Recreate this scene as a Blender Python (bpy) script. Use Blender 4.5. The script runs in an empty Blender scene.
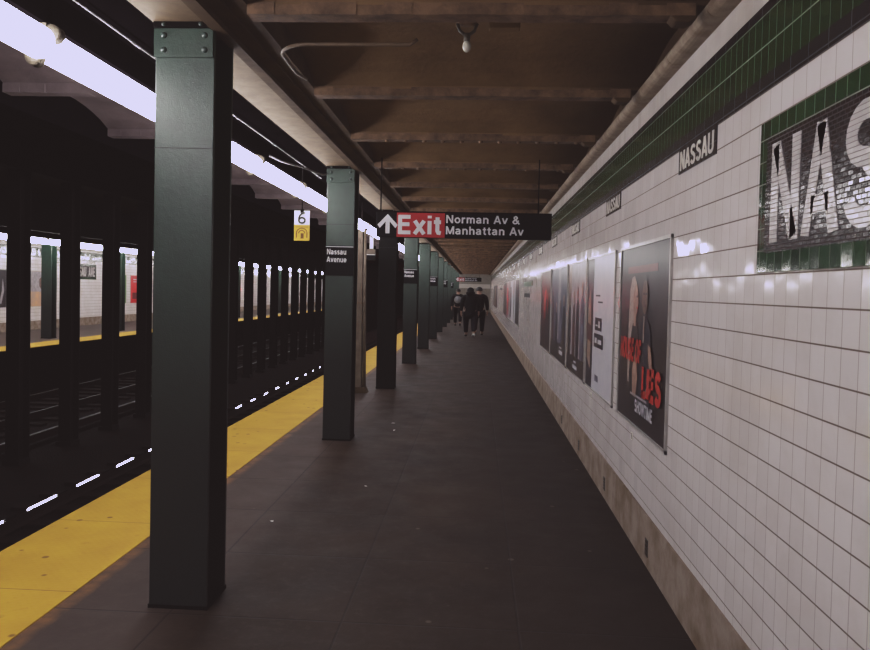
import bpy, bmesh, math, random
from mathutils import Vector, Matrix
random.seed(7)
PI = math.pi
sc = bpy.context.scene
col = sc.collection

# ------------------------------------------------------------------ materials
class NT:
    def __init__(s, name):
        s.m = bpy.data.materials.new(name); s.m.use_nodes = True
        s.t = s.m.node_tree; s.n = s.t.nodes; s.l = s.t.links
        s.b = s.n['Principled BSDF']
    def new(s, typ, **kw):
        nd = s.n.new(typ)
        for k, v in kw.items(): setattr(nd, k, v)
        return nd
    def put(s, sock, v):
        if hasattr(v, 'is_output') or isinstance(v, bpy.types.NodeSocket): s.l.new(v, sock)
        else: sock.default_value = v
    def math(s, op, a, b=None, c=None, clamp=False):
        nd = s.new('ShaderNodeMath', operation=op); nd.use_clamp = clamp
        s.put(nd.inputs[0], a)
        if b is not None: s.put(nd.inputs[1], b)
        if c is not None: s.put(nd.inputs[2], c)
        return nd.outputs[0]
    def mix(s, fac, a, b):
        nd = s.new('ShaderNodeMix', data_type='RGBA')
        s.put(nd.inputs[0], fac)
        s.put(nd.inputs[6], a if not isinstance(a, tuple) else (*a[:3], 1))
        s.put(nd.inputs[7], b if not isinstance(b, tuple) else (*b[:3], 1))
        return nd.outputs[2]
    def noise(s, vec, scale, detail=4, rough=.6, dist=0):
        nd = s.new('ShaderNodeTexNoise')
        nd.inputs['Scale'].default_value = scale; nd.inputs['Detail'].default_value = detail
        nd.inputs['Roughness'].default_value = rough; nd.inputs['Distortion'].default_value = dist
        s.l.new(vec, nd.inputs['Vector']); return nd.outputs['Fac']
    def ramp(s, fac, a, b):       # linear map a..b -> 0..1 clamped
        nd = s.new('ShaderNodeMapRange'); s.put(nd.inputs[0], fac)
        nd.inputs[1].default_value = a; nd.inputs[2].default_value = b
        return nd.outputs[0]
    def bump(s, h, strength=.3, dist=.01, normal=None):
        nd = s.new('ShaderNodeBump'); nd.inputs['Strength'].default_value = strength
        nd.inputs['Distance'].default_value = dist; s.put(nd.inputs['Height'], h)
        if normal is not None: s.l.new(normal, nd.inputs['Normal'])
        return nd.outputs[0]
    def pos(s, obj=False):
        if obj: return s.new('ShaderNodeTexCoord').outputs['Object']
        return s.new('ShaderNodeNewGeometry').outputs['Position']
    def fin(s, color=None, rough=None, normal=None, spec=None, metal=None):
        if color is not None: s.put(s.b.inputs['Base Color'], (*color[:3], 1) if isinstance(color, tuple) else color)
        if rough is not None: s.put(s.b.inputs['Roughness'], rough)
        if normal is not None: s.l.new(normal, s.b.inputs['Normal'])
        if spec is not None: s.b.inputs['Specular IOR Level'].default_value = spec
        if metal is not None: s.b.inputs['Metallic'].default_value = metal
        return s.m

def surf(name, a, b=None, scale=6, rough=.6, spec=.5, metal=0, bump=.15, bscale=40, bdist=.004, obj=True):
    """two tone mottled surface"""
    t = NT(name); p = t.pos(obj)
    b = b or tuple(c*.6 for c in a)
    n = t.noise(p, scale, 5); f = t.ramp(n, .35, .68)
    c = t.mix(f, a, b)
    nb = t.bump(t.noise(p, bscale, 3), bump, bdist) if bump else None
    return t.fin(c, rough, nb, spec, metal)

def emit(name, c, strength, sampling=True):
    t = NT(name)
    t.fin((0.8, 0.8, 0.8), .4)
    p = t.pos(True); n = t.noise(p, 3, 1)
    t.b.inputs['Emission Color'].default_value = (*c, 1)
    t.put(t.b.inputs['Emission Strength'], t.math('MULTIPLY_ADD', n, strength*.02, strength*.99))
    return t.m

def tile(name, pu, pv, u0, v0, a, b, jh, jv, wh, wv, rough=.12, tilt=.03, grime=None, horiz='Y', bumps=.5, spec=.5, running=False):
    t = NT(name); p = t.pos()
    sp = t.new('ShaderNodeSeparateXYZ'); t.l.new(p, sp.inputs[0])
    U, V = sp.outputs[horiz], sp.outputs['Z']
    v = t.math('DIVIDE', t.math('SUBTRACT', V, v0), pv); iv = t.math('FLOOR', v); fv = t.math('FRACT', v)
    u = t.math('DIVIDE', t.math('SUBTRACT', U, u0), pu)
    if running: u = t.math('ADD', u, t.math('MULTIPLY', iv, .5))
    iu = t.math('FLOOR', u); fu = t.math('FRACT', u)
    du = t.math('MULTIPLY', t.math('MINIMUM', fu, t.math('SUBTRACT', 1, fu)), pu)
    dv = t.math('MULTIPLY', t.math('MINIMUM', fv, t.math('SUBTRACT', 1, fv)), pv)
    mu = t.ramp(du, wv*.5, wv*.5+.0012); mv = t.ramp(dv, wh*.5, wh*.5+.0012)
    cb = t.new('ShaderNodeCombineXYZ'); t.l.new(iu, cb.inputs[0]); t.l.new(iv, cb.inputs[1])
    wn = t.new('ShaderNodeTexWhiteNoise', noise_dimensions='3D'); t.l.new(cb.outputs[0], wn.inputs['Vector'])
    c = t.mix(wn.outputs['Value'], a, b)
    if grime:
        g = t.ramp(t.noise(p, 1.6, 6, .65, .4), .45, .8)
        c = t.mix(t.math('MULTIPLY', g, grime[1]), c, grime[0])
    c = t.mix(mu, jv, c); c = t.mix(mv, jh, c)
    # every tile is set a hair out of true
    vs = t.new('ShaderNodeVectorMath', operation='SUBTRACT'); t.l.new(wn.outputs['Color'], vs.inputs[0]); vs.inputs[1].default_value = (.5, .5, .5)
    vm = t.new('ShaderNodeVectorMath', operation='SCALE'); t.l.new(vs.outputs[0], vm.inputs[0]); vm.inputs['Scale'].default_value = tilt
    ge = t.new('ShaderNodeNewGeometry')
    va = t.new('ShaderNodeVectorMath', operation='ADD'); t.l.new(vm.outputs[0], va.inputs[0]); t.l.new(ge.outputs['Normal'], va.inputs[1])
    vn = t.new('ShaderNodeVectorMath', operation='NORMALIZE'); t.l.new(va.outputs[0], vn.inputs[0])
    hgt = t.math('MULTIPLY', t.math('MINIMUM', mu, mv), 1.0)
    nb = t.bump(t.math('ADD', hgt, t.math('MULTIPLY', t.noise(p, 14, 2), .35)), bumps, .003, vn.outputs[0])
    r = t.math('ADD', t.math('MULTIPLY', t.math('SUBTRACT', 1, t.math('MINIMUM', mu, mv)), .6), rough)
    return t.fin(c, r, nb, spec)

M = {}
LUM = 28.5
M['white_tile'] = tile('white_glazed_tile', .108, .1235, .02, .125, (.72, .665, .670), (.68, .625, .63), (.13, .09, .065), (.34, .29, .27), .005, .0030, .11, .040, ((.40, .33, .27), .38))
M['white_band'] = tile('white_band_tile', .108, .13, .02, 2.952, (.60, .55, .53), (.54, .50, .48), (.12, .09, .07), (.34, .31, .29), .004, .0022, .18, .03, ((.34, .28, .22), .5))
M['green_tile'] = tile('green_glazed_tile', .075, .130, .0, 2.785, (.018, .042, .014), (.010, .024, .008), (.17, .19, .13), (.035, .05, .025), .0035, .002, .14, .05, ((.02, .025, .012), .5))
M['border_tile'] = tile('green_border_tile', .075, .089, .01, 1.86, (.016, .050, .018), (.008, .024, .010), (.20, .19, .15), (.09, .10, .07), .003, .002, .09, .03)
M['black_tile'] = tile('black_trim_tile', .15, .09, .0, .0, (.010, .008, .009), (.006, .005, .006), (.02, .015, .015), (.012, .01, .01), .002, .002, .22, .03)
M['mosaic_dark'] = tile('dark_mosaic', .034, .0165, .0, .0, (.016, .007, .007), (.006, .004, .005), (.055, .035, .03), (.012, .01, .01),   .002, .0012, .16, .05, None, 'Y', .9, .5, True)
M['mosaic_white'] = tile('white_mosaic', .05, .017, .0, .0, (.66, .61, .62), (.54, .50, .51), (.24, .20, .20), (.5, .46, .47), .0018, .0012, .2, .05, None, 'Y', .9, .5, True)
M['white_letter'] = surf('white_letter_tile', (.72, .67, .62), (.6, .55, .5), 20, .25)

M['base'] = surf('stained_concrete_base', (.29, .225, .18), (.14, .088, .048), 5, .75, .3, 0, .5, 60, .006, False)
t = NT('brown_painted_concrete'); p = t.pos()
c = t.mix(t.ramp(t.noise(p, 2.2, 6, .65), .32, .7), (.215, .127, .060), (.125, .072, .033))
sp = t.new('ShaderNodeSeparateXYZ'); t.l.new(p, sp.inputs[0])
c = t.mix(t.math('MULTIPLY', t.ramp(sp.outputs['X'], .35, .95), .75), c, (.022, .012, .008))     # darker toward the wall
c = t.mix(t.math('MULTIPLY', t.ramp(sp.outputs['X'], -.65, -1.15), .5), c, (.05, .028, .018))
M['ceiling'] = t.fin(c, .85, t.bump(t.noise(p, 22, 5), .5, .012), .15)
M['ceiling_track_side'] = surf('track_side_ceiling', (.125, .095, .095), (.07, .05, .052), 2.5, .85, .15, 0, .4, 25, .01, False)
M['ceiling_edge'] = surf('rusty_beam_paint', (.19, .108, .058), (.06, .032, .018), 9, .7, .3, 0, .5, 50, .006, False)
M['soffit'] = surf('beige_soffit_paint', (.125, .084, .046), (.08, .050, .026), 7, .7, .3, 0, .25, 50, .004, False)
M['girder'] = surf('brown_girder_paint', (.085, .055, .032), (.05, .03, .018), 5, .8, .08, 0, .3, 40, .004, False)
M['black_paint'] = surf('soot_black_paint', (.004, .003, .003), (.002, .002, .002), 4, .95, .03, 0, .2, 30, .004, False)
M['trough_black'] = surf('light_trough_black', (.0011, .0008, .0010), (.0006, .0005, .0006), 4, .95, .0, 0, .2, 30, .004, False)
M['track_ceiling'] = surf('sooty_track_ceiling', (.004, .003, .003), (.002, .002, .002), 3, .95, .03, 0, .3, 20, .01, False)
M['cornice'] = surf('cornice_plaster', (.30, .235, .17), (.17, .115, .075), 10, .7, .3, 0, .4, 30, .006, False)
M['trackbed'] = surf('grimy_trackbed', (.0055, .0022, .0018), (.002, .0012, .0012), 4, .95, .02, 0, .8, 25, .03, False)
M['sleeper'] = surf('tarred_timber', (.008, .0035, .0025), (.003, .002, .002), 10, .95, .03)
M['platform_side'] = surf('dark_platform_side', (.003, .002, .002), (.002, .0015, .0015), 4, .95, .02, 0, .3, 20, .01, False)
M['dark_steel'] = surf('sooty_steel', (.004, .0022, .0022), (.002, .0015, .0015), 5, .9, .05, 0, .3, 40, .004)
M['rail_side'] = surf('rusty_rail_steel', (.008, .003, .0022), (.004, .002, .002), 14, .9, .05)
M['rail_head'] = surf('polished_rail_head', (.85, .82, .84), (.75, .72, .74), 20, .045, .5, 1, 0)
M['rail_dull'] = surf('dull_rail_head', (.022, .013, .009), (.006, .004, .003), 2, .55, .15, 0, 0)
M['column'] = None
t = NT('column_green_paint'); p = t.pos(True)
c = t.mix(t.ramp(t.noise(p, 7, 6, .65), .38, .7), (.0150, .037, .0245), (.0095, .025, .016))
sp = t.new('ShaderNodeSeparateXYZ'); t.l.new(p, sp.inputs[0])
low_shade = t.math('MULTIPLY', t.ramp(sp.outputs['Z'], 2.4, .9), .96)            # light fading toward the floor, painted as a darker colour
c = t.mix(low_shade, c, (.0022, .0025, .0022))
M['column'] = t.fin(c, t.math('MULTIPLY_ADD', low_shade, .45, .38), t.bump(t.math('ADD', t.noise(p, 26, 3), t.noise(p, 130, 3)), .32, .004), .5)
M['column_shaded'] = surf('shade_painted_column', (.006, .006, .0055), (.003, .003, .003), 8, .8, .1)  # shaded copy of the column paint: the unlit look is in the colour
M['rivet'] = surf('rivet_paint', (.035, .055, .048), (.02, .035, .03), 20, .3, .6)
M['litter'] = surf('white_paper', (.7, .68, .66), (.5, .48, .46), 30, .8)
M['lampholder'] = surf('cream_lampholder', (.075, .06, .042), (.05, .04, .028), 30, .6)
M['conduit'] = surf('grey_conduit', (.13, .12, .125), (.08, .075, .08), 20, .4)
M['conduit_brown'] = surf('painted_conduit', (.13, .08, .045), (.09, .055, .03), 20, .6)
M['duct'] = surf('tan_duct_paint', (.15, .115, .085), (.085, .058, .04), 5, .55, .4)
M['sign_black'] = surf('sign_black_enamel', (.004, .0035, .004), (.003, .0025, .003), 6, .6, .08, 0, .05)
M['sign_red'] = surf('sign_red_enamel', (.42, .030, .032), (.38, .026, .028), 6, .5, .2, 0, .03)
M['sign_white'] = surf('sign_white_vinyl', (.74, .72, .76), (.68, .66, .70), 12, .5, .3, 0, 0)
M['sign_cream'] = surf('sign_cream_enamel', (.66, .62, .55), (.56, .52, .45), 12, .5, .3, 0, 0)
M['sign_yellow'] = surf('sign_yellow_enamel', (.62, .40, .045), (.52, .32, .03), 14, .5, .3, 0, 0)
M['sign_brown'] = surf('sign_brown_ink', (.16, .07, .015), (.11, .05, .012), 14, .6, .3, 0, 0)
M['ink'] = surf('black_ink', (.012, .010, .010), (.009, .008, .008), 14, .5, .3, 0, 0)
M['tube'] = emit('fluorescent_tube_glow', (.97, .915, .975), LUM)
M['tube_far'] = emit('far_fluorescent_tube_glow', (1.0, .93, .96), LUM*1.3)
M['red_lamp'] = emit('red_signal_glow', (1.0, .03, .05), 260)
M['glass_bulb'] = surf('frosted_bulb', (.62, .58, .50), (.5, .46, .4), 10, .25)

# yellow tactile strip
def yellow_mat():
    t = NT('yellow_tactile_paint'); p = t.pos()
    c = t.mix(t.ramp(t.noise(p, 2.2, 6, .6), .35, .7), (.55, .33, .028), (.46, .265, .022))
    c = t.mix(t.math('MULTIPLY', t.ramp(t.noise(p, 11, 5, .7), .58, .70), .45), c, (.40, .20, .02))
    v = t.new('ShaderNodeTexVoronoi'); v.inputs['Scale'].default_value = 5.5; t.l.new(p, v.inputs['Vector'])
    spot = t.math('MULTIPLY', t.ramp(v.outputs['Distance'], .15, .10), t.ramp(t.noise(p, 2.7, 2), .42, .50))
    c = t.mix(t.math('MULTIPLY', spot, .8), c, (.14, .06, .015))
    sp = t.new('ShaderNodeSeparateXYZ'); t.l.new(p, sp.inputs[0])
    fy = t.math('FRACT', t.math('DIVIDE', t.math('SUBTRACT', sp.outputs['Y'], 4.02), 1.22))
    seam = t.ramp(t.math('MINIMUM', fy, t.math('SUBTRACT', 1, fy)), .0025, .004)
    c = t.mix(seam, (.24, .13, .02), c)
    h = t.math('MULTIPLY', t.math('SINE', t.math('MULTIPLY', sp.outputs['X'], 2*PI/.06)), t.math('SINE', t.math('MULTIPLY', sp.outputs['Y'], 2*PI/.06)))
    return t.fin(c, .75, t.bump(t.math('MAXIMUM', h, 0), .25, .004), .25)
M['yellow'] = yellow_mat()

def floor_mat():
    t = NT('dirty_concrete_floor'); p = t.pos()
    sp = t.new('ShaderNodeSeparateXYZ'); t.l.new(p, sp.inputs[0]); X, Y = sp.outputs['X'], sp.outputs['Y']
    n1 = t.noise(p, .9, 6, .62, .3)
    c = t.mix(t.ramp(n1, .32, .72), (.034, .019, .0105), (.013, .007, .0042))
    c = t.mix(t.math('MULTIPLY', t.ramp(t.noise(p, 16, 5, .7), .5, .75), .5), c, (.055, .036, .028))
    c = t.mix(t.math('MULTIPLY', t.ramp(X, -1.35, -1.65), .45), c, (.080, .056, .047))   # paler from the column line toward the strip
    c = t.mix(t.math('MULTIPLY', t.ramp(X, -.3, .9),   .7), c, (.009, .005, .004))        # darker toward the wall
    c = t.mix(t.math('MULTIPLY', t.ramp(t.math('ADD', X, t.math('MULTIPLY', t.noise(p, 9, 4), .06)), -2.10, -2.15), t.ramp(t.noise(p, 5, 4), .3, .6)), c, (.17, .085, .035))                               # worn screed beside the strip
    v = t.new('ShaderNodeTexVoronoi'); v.inputs['Scale'].default_value = 3.2; t.l.new(p, v.inputs['Vector'])
    gum = t.math('MULTIPLY', t.ramp(v.outputs['Distance'], .075, .05), t.ramp(t.noise(p, 1.7, 2), .48, .56))
    c = t.mix(t.math('MULTIPLY', gum, .45), c, (.20, .16, .14))
    fx = t.math('FRACT', t.math('DIVIDE', t.math('ADD', X, 1.60), .93)); fy = t.math('FRACT', t.math('DIVIDE', t.math('SUBTRACT', Y, 4.75), .93))
    dx = t.math('MINIMUM', fx, t.math('SUBTRACT', 1, fx)); dy = t.math('MINIMUM', fy, t.math('SUBTRACT', 1, fy))
    seam = t.ramp(t.math('MINIMUM', dx, dy), .004, .009)
    c = t.mix(t.math('MULTIPLY', t.math('SUBTRACT', 1, seam), .62), c, (.012, .008, .007))
    nb = t.bump(t.math('ADD', t.math('MULTIPLY', t.noise(p, 50, 4), .5), seam), .35, .005)
    return t.fin(c, t.math('MULTIPLY_ADD', t.noise(p, 3, 4), .35, .5), nb, .16)
M['floor'] = floor_mat()
M['floor_far'] = surf('far_platform_floor', (.085, .06, .05), (.055, .04, .032), 1.2, .6, .3, 0, .3, 40, .004, False)

# ------------------------------------------------------------------ mesh helpers
class MB:
    def __init__(s): s.v = []; s.f = []; s.mi = []; s.cur = 0
    def face(s, idx): s.f.append(idx); s.mi.append(s.cur)
    def box(s, x0, x1, y0, y1, z0, z1):
        b = len(s.v)
        s.v += [(x, y, z) for z in (z0, z1) for y in (y0, y1) for x in (x0, x1)]
        for q in ((0,2,3,1),(4,5,7,6),(0,1,5,4),(2,6,7,3),(0,4,6,2),(1,3,7,5)): s.face([b+i for i in q])
        return s
    def prism(s, pts, d, axis='y', o=0.0):
        """polygon pts (a,b) in plane perpendicular to axis, from o to o+d. y: a=x b=z; x: a=y b=z; z: a=x b=y"""
        def P(a, b, t): return {'y': (a, t, b), 'x': (t, a, b), 'z': (a, b, t)}[axis]
        b0 = len(s.v); n = len(pts)
        s.v += [P(a, b, o) for a, b in pts] + [P(a, b, o+d) for a, b in pts]
        s.face([b0+i for i in range(n)]); s.face([b0+n+i for i in reversed(range(n))])
        for i in range(n): j = (i+1) % n; s.face([b0+j, b0+i, b0+n+i, b0+n+j])
        return s
    def tube(s, pts, r, n=12, caps=True):
        pts = [Vector(p) for p in pts]; rings = []
        rr = r if isinstance(r, (list, tuple)) else [r]*len(pts)
        for i, p in enumerate(pts):
            d = (pts[min(i+1, len(pts)-1)] - pts[max(i-1, 0)]).normalized()
            a = d.orthogonal().normalized() if i == 0 else (pa - d*pa.dot(d)).normalized()
            pa = a; b = d.cross(a); base = len(s.v)
            for k in range(n):
                t = 2*PI*k/n; q = p + (a*math.cos(t) + b*math.sin(t))*rr[i]; s.v.append(tuple(q))
            rings.append(base)
        for i in range(len(pts)-1):
            for k in range(n):
                k2 = (k+1) % n; s.face([rings[i]+k, rings[i]+k2, rings[i+1]+k2, rings[i+1]+k])
        if caps:
            s.face([rings[0]+k for k in reversed(range(n))]); s.face([rings[-1]+k for k in range(n)])
        return s
    def ball(s, c, r, nu=12, nv=8, z0=-1.0):
        rx, ry, rz = r if isinstance(r, tuple) else (r, r, r)
        b = len(s.v); cx, cy, cz = c
        for j in range(nv+1):
            ph = math.asin(z0) + (PI/2 - math.asin(z0))*j/nv
            for i in range(nu):
                th = 2*PI*i/nu; s.v.append((cx+rx*math.cos(ph)*math.cos(th), cy+ry*math.cos(ph)*math.sin(th), cz+rz*math.sin(ph)))
        for j in range(nv):
            for i in range(nu):
                k = (i+1) % nu; s.face([b+j*nu+i, b+j*nu+k, b+(j+1)*nu+k, b+(j+1)*nu+i])
        return s
    def build(s, name, mats, parent=None, smooth=False, bevel=0, loc=None):
        me = bpy.data.meshes.new(name); me.from_pydata(s.v, [], s.f)
        mats = mats if isinstance(mats, (list, tuple)) else [mats]
        for m in mats: me.materials.append(m)
        for i, p in enumerate(me.polygons): p.material_index = s.mi[i]; p.use_smooth = smooth
        bm = bmesh.new(); bm.from_mesh(me); bmesh.ops.remove_doubles(bm, verts=bm.verts, dist=1e-6)
        bmesh.ops.recalc_face_normals(bm, faces=bm.faces); bm.to_mesh(me); bm.free(); me.update()
        o = bpy.data.objects.new(name, me); col.objects.link(o)
        if parent: o.parent = parent
        if loc: o.location = loc
        if bevel:
            md = o.modifiers.new('bevel', 'BEVEL'); md.width = bevel; md.segments = 2; md.limit_method = 'ANGLE'
        return o
def tag(o, label, cat, group=None, kind=None):
    o['label'] = label; o['category'] = cat
    if group: o['group'] = group
    if kind: o['kind'] = kind
    return o
def thing(name, label, cat, loc=(0, 0, 0), rz=0, group=None):
    o = bpy.data.objects.new(name, None); col.objects.link(o); o.location = loc; o.rotation_euler = (0, 0, rz)
    o.empty_display_size = .1
    return tag(o, label, cat, group)
def struct(o): o['kind'] = 'structure'; return o
def dup(root, loc, rz=None, label=None, scale=None):
    def cp(o, par):
        c = o.copy(); col.objects.link(c); c.parent = par
        for ch in list(o.children): cp(ch, c)
        return c
    r = cp(root, None); r.location = loc
    if rz is not None: r.rotation_euler = (0, 0, rz)
    if label: r['label'] = label
    return r
ORD = ['nearest', 'second', 'third', 'fourth', 'fifth', 'sixth', 'seventh', 'eighth', 'ninth', 'tenth', 'eleventh', 'twelfth', 'thirteenth', 'fourteenth', 'fifteenth',
       'sixteenth', 'seventeenth', 'eighteenth', 'nineteenth', 'twentieth']
ORD += ['twenty-'+w for w in ['first', 'second', 'third', 'fourth', 'fifth', 'sixth', 'seventh', 'eighth', 'ninth']] + ['thirtieth']
ORD += ['thirty-'+w for w in ['first', 'second', 'third', 'fourth', 'fifth', 'sixth', 'seventh', 'eighth', 'ninth']] + ['fortieth']
ORD += ['forty-'+w for w in ['first', 'second', 'third', 'fourth', 'fifth', 'sixth', 'seventh', 'eighth', 'ninth']] + ['fiftieth']

def arc(cx, cy, rx, ry, a0, a1, n=10): return [(cx+rx*math.cos(math.radians(a0+(a1-a0)*i/n)), cy+ry*math.sin(math.radians(a0+(a1-a0)*i/n))) for i in range(n+1)]
# plain grotesque letters: (advance, strokes), cap height 1, x height .72
F_ = {
 'E': (.74, [[(.13, 0), (.13, 1)], [(.05, .92), (.66, .92)], [(.05, .52), (.61, .52)], [(.05, .08), (.67, .08)]]),
 'F': (.70, [[(.13, 0), (.13, 1)], [(.05, .92), (.64, .92)], [(.05, .50), (.58, .50)]]),
 'H': (.82, [[(.13, 0), (.13, 1)], [(.69, 0), (.69, 1)], [(.1, .52), (.7, .52)]]),
 'I': (.28, [[(.14, 0), (.14, 1)]]),
 'L': (.66, [[(.13, 0), (.13, 1)], [(.05, .08), (.62, .08)]]),
 'N': (.84, [[(.13, 0), (.13, 1)], [(.15, .98), (.69, .02)], [(.71, 0), (.71, 1)]]),
 'M': (.96, [[(.12, 0), (.12, 1)], [(.14, .98), (.48, .04)], [(.48, .04), (.82, .98)], [(.84, 0), (.84, 1)]]),
 'A': (.82, [[(.08, 0), (.41, .98)], [(.74, 0), (.41, .98)], [(.2, .30), (.62, .30)]]),
 'O': (.88, [arc(.44, .5, .34, .43, 0, 360, 24)]),
 'U': (.82, [[(.12, 1), (.12, .35)] + arc(.41, .35, .29, .28, 180, 360, 12) + [(.70, .35), (.70, 1)]]),
 'S': (.78, [arc(.39, .715, .25, .21, 20, 270, 12) + arc(.39, .285, .27, .22, 90, -160, 12)[1:]]),
 'W': (1.10, [[(.08, 1), (.31, .03)], [(.31, .03), (.55, .96)], [(.55, .96), (.79, .03)], [(.79, .03), (1.02, 1)]]),
 'T': (.72, [[(.36, 0), (.36, 1)], [(.03, .92), (.69, .92)]]),
 'V': (.78, [[(.07, 1), (.39, .03)], [(.39, .03), (.71, 1)]]),
 'a': (.66, [arc(.29, .50, .20, .15, 160, 40, 6) + [(.49, .50), (.49, .12), (.54, .03)], [(.49, .42), (.30, .38)] + arc(.27, .22, .17, .15, 100, 300, 9) + [(.49, .18)]]),
 'e': (.66, [[(.10, .36), (.55, .36)] + arc(.33, .36, .23, .29, 0, 325, 20)]),
 'h': (.66, [[(.12, 0), (.12, 1)], [(.12, .42)] + arc(.33, .46, .20, .19, 160, 0, 9) + [(.53, .40), (.53, 0)]]),
 'i': (.28, [[(.14, 0), (.14, .72)], [(.14, .86), (.14, 1.0)]]),
 'm': (.96, [[(.12, 0), (.12, .72)], [(.12, .42)] + arc(.31, .47, .17, .18, 160, 0, 9) + [(.48, .40), (.48, 0)], [(.48, .42)] + arc(.66, .47, .17, .18, 160, 0, 9) + [(.83, .40), (.83, 0)]]),
 'n': (.66, [[(.12, 0), (.12, .72)], [(.12, .42)] + arc(.33, .46, .20, .19, 160, 0, 9) + [(.53, .40), (.53, 0)]]),
 'o': (.68, [arc(.34, .36, .24, .29, 0, 360, 22)]),
 'r': (.46, [[(.12, 0), (.12, .72)], [(.12, .40), (.16, .54), (.26, .63), (.42, .65)]]),
 's': (.60, [arc(.30, .505, .18, .145, 25, 270, 9) + arc(.30, .215, .19, .15, 90, -155, 9)[1:]]),
 't': (.42, [[(.20, .92), (.20, .18), (.24, .10), (.38, .07)], [(.02, .66), (.38, .66)]]),
 'u': (.66, [[(.12, .72), (.12, .30)] + arc(.32, .26, .20, .19, 180, 330, 9) + [(.53, .30)], [(.54, 0), (.54, .72)]]),
 'v': (.62, [[(.07, .72), (.31, .03)], [(.31, .03), (.55, .72)]]),
 'x': (.64, [[(.08, .72), (.56, 0)], [(.56, .72), (.08, 0)]]),
 '8': (.66, [arc(.33, .73, .19, .20, 0, 360, 18), arc(.33, .28, .23, .22, 0, 360, 18)]),
 '&': (.84, [[(.76, .0), (.28, .62)] + arc(.36, .77, .15, .16, 215, -40, 10) + [(.40, .60), (.22, .46)] + arc(.31, .26, .21, .19, 130, 330, 10) + [(.66, .46)]]),
 ' ': (.34, []),
}
def ribbon(mb, st, th, put, d):
    n = len(st); L = []; Rr = []; closed = (Vector(st[0])-Vector(st[-1])).length < 1e-4
    for i in range(n):
        a = Vector(st[i-1]) if i > 0 else (Vector(st[-2]) if closed else Vector(st[0]))
        b = Vector(st[i+1]) if i < n-1 else (Vector(st[1]) if closed else Vector(st[-1]))
        dr = (b-a).normalized(); nm = Vector((-dr.y, dr.x)); k = 1.0
        if (0 < i < n-1):
            d1 = (Vector(st[i])-a).normalized(); c_ = abs(d1.dot(dr)); k = min(1/max(c_, .5), 1.5)
        p = Vector(st[i]); L.append(p+nm*th/2*k); Rr.append(p-nm*th/2*k)
    for i in range(n-1):
        q = [L[i], L[i+1], Rr[i+1], Rr[i]]; b0 = len(mb.v)
        for tt in (0, d): mb.v += [put(p.x, p.y, tt) for p in q]
        mb.face([b0, b0+1, b0+2, b0+3]); mb.face([b0+7, b0+6, b0+5, b0+4])
        for k in range(4): j = (k+1) % 4; mb.face([b0+k, b0+j, b0+4+j, b0+4+k])
def text_mesh(name, s_, size, mat, parent, origin, xdir, ydir, th=.16, depth=.0015, xscale=1.0, lines=1.45, gap=.06):
    """lettering built from strokes; origin = baseline start of the first line; size = cap height"""
    X = Vector(xdir).normalized(); Y = Vector(ydir).normalized(); Z = X.cross(Y); O = Vector(origin); mb = MB()
    for li, line in enumerate(s_.split('\n')):
        cx = 0.0
        for ch in line:
            adv, sts = F_.get(ch, F_[' '])
            for st in sts:
                ribbon(mb, st, th, lambda a, b, t, cx=cx, li=li: tuple(O + X*((a+cx)*size*xscale) + Y*((b-li*lines)*size) + Z*t), depth)
            cx += adv + gap
    return mb.build(name, mat, parent)

# block capitals built from strokes, in a cell 1 high and about .62 wide
def arc(cx, cy, rx, ry, a0, a1, n=10): return [(cx+rx*math.cos(math.radians(a0+(a1-a0)*i/n)), cy+ry*math.sin(math.radians(a0+(a1-a0)*i/n))) for i in range(n+1)]
GL = {
 'N': [[(.08, 0), (.08, 1)], [(.10, .97), (.50, .03)], [(.52, 0), (.52, 1)]],
 'A': [[(.05, 0), (.30, .99)], [(.55, 0), (.30, .99)], [(.15, .28), (.45, .28)]],
 'S': [arc(.30, .735, .20, .185, 15, 270, 12) + arc(.30, .285, .21, .205, 90, -165, 12)[1:]],
 'U': [[(.08, 1), (.08, .3)] + arc(.30, .28, .22, .20, 180, 360, 12) + [(.52, .3), (.52, 1)]],
 'V': [[(.05, 1), (.30, .01)], [(.55, 1), (.30, .01)]],
 'E': [[(.10, 0), (.10, 1)], [(.08, .92), (.50, .92)], [(.08, .5), (.44, .5)], [(.08, .08), (.50, .08)]],
}
def glyph(mb, ch, put, th=.15, d=.004):
    """put(a, b, t) -> 3D point; one ribbon per stroke"""
    for st in GL.get(ch, []):
        n = len(st); L = []; R = []
        for i in range(n):
            a = Vector(st[max(i-1, 0)]); b = Vector(st[min(i+1, n-1)]); dr = (b-a).normalized(); nm = Vector((-dr.y, dr.x))
            p = Vector(st[i]); L.append(p+nm*th/2); R.append(p-nm*th/2)
        for i in range(n-1):
            q = [L[i], L[i+1], R[i+1], R[i]]
            b0 = len(mb.v)
            for tt in (0, d): mb.v += [put(min(max(p.x, -.02), .64), min(max(p.y, 0), 1), tt) for p in q]
            mb.face([b0, b0+1, b0+2, b0+3]); mb.face([b0+7, b0+6, b0+5, b0+4])
            for k in range(4): j = (k+1) % 4; mb.face([b0+k, b0+j, b0+4+j, b0+4+k])

# ------------------------------------------------------------------ layout
WX = 1.15                  # tiled wall
EDGE, OEDGE = -3.03, -11.65
MID = (EDGE+OEDGE)/2
def mx(x): return 2*MID - x          # mirror across the tracks
Y0, Y1 = -6.0, 62.0
COLY = [3.88 + 4.52*k for k in range(13)]
BEAMY = [3.64 - 1.5067*5 + 1.5067*k for k in range(44)]

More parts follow.
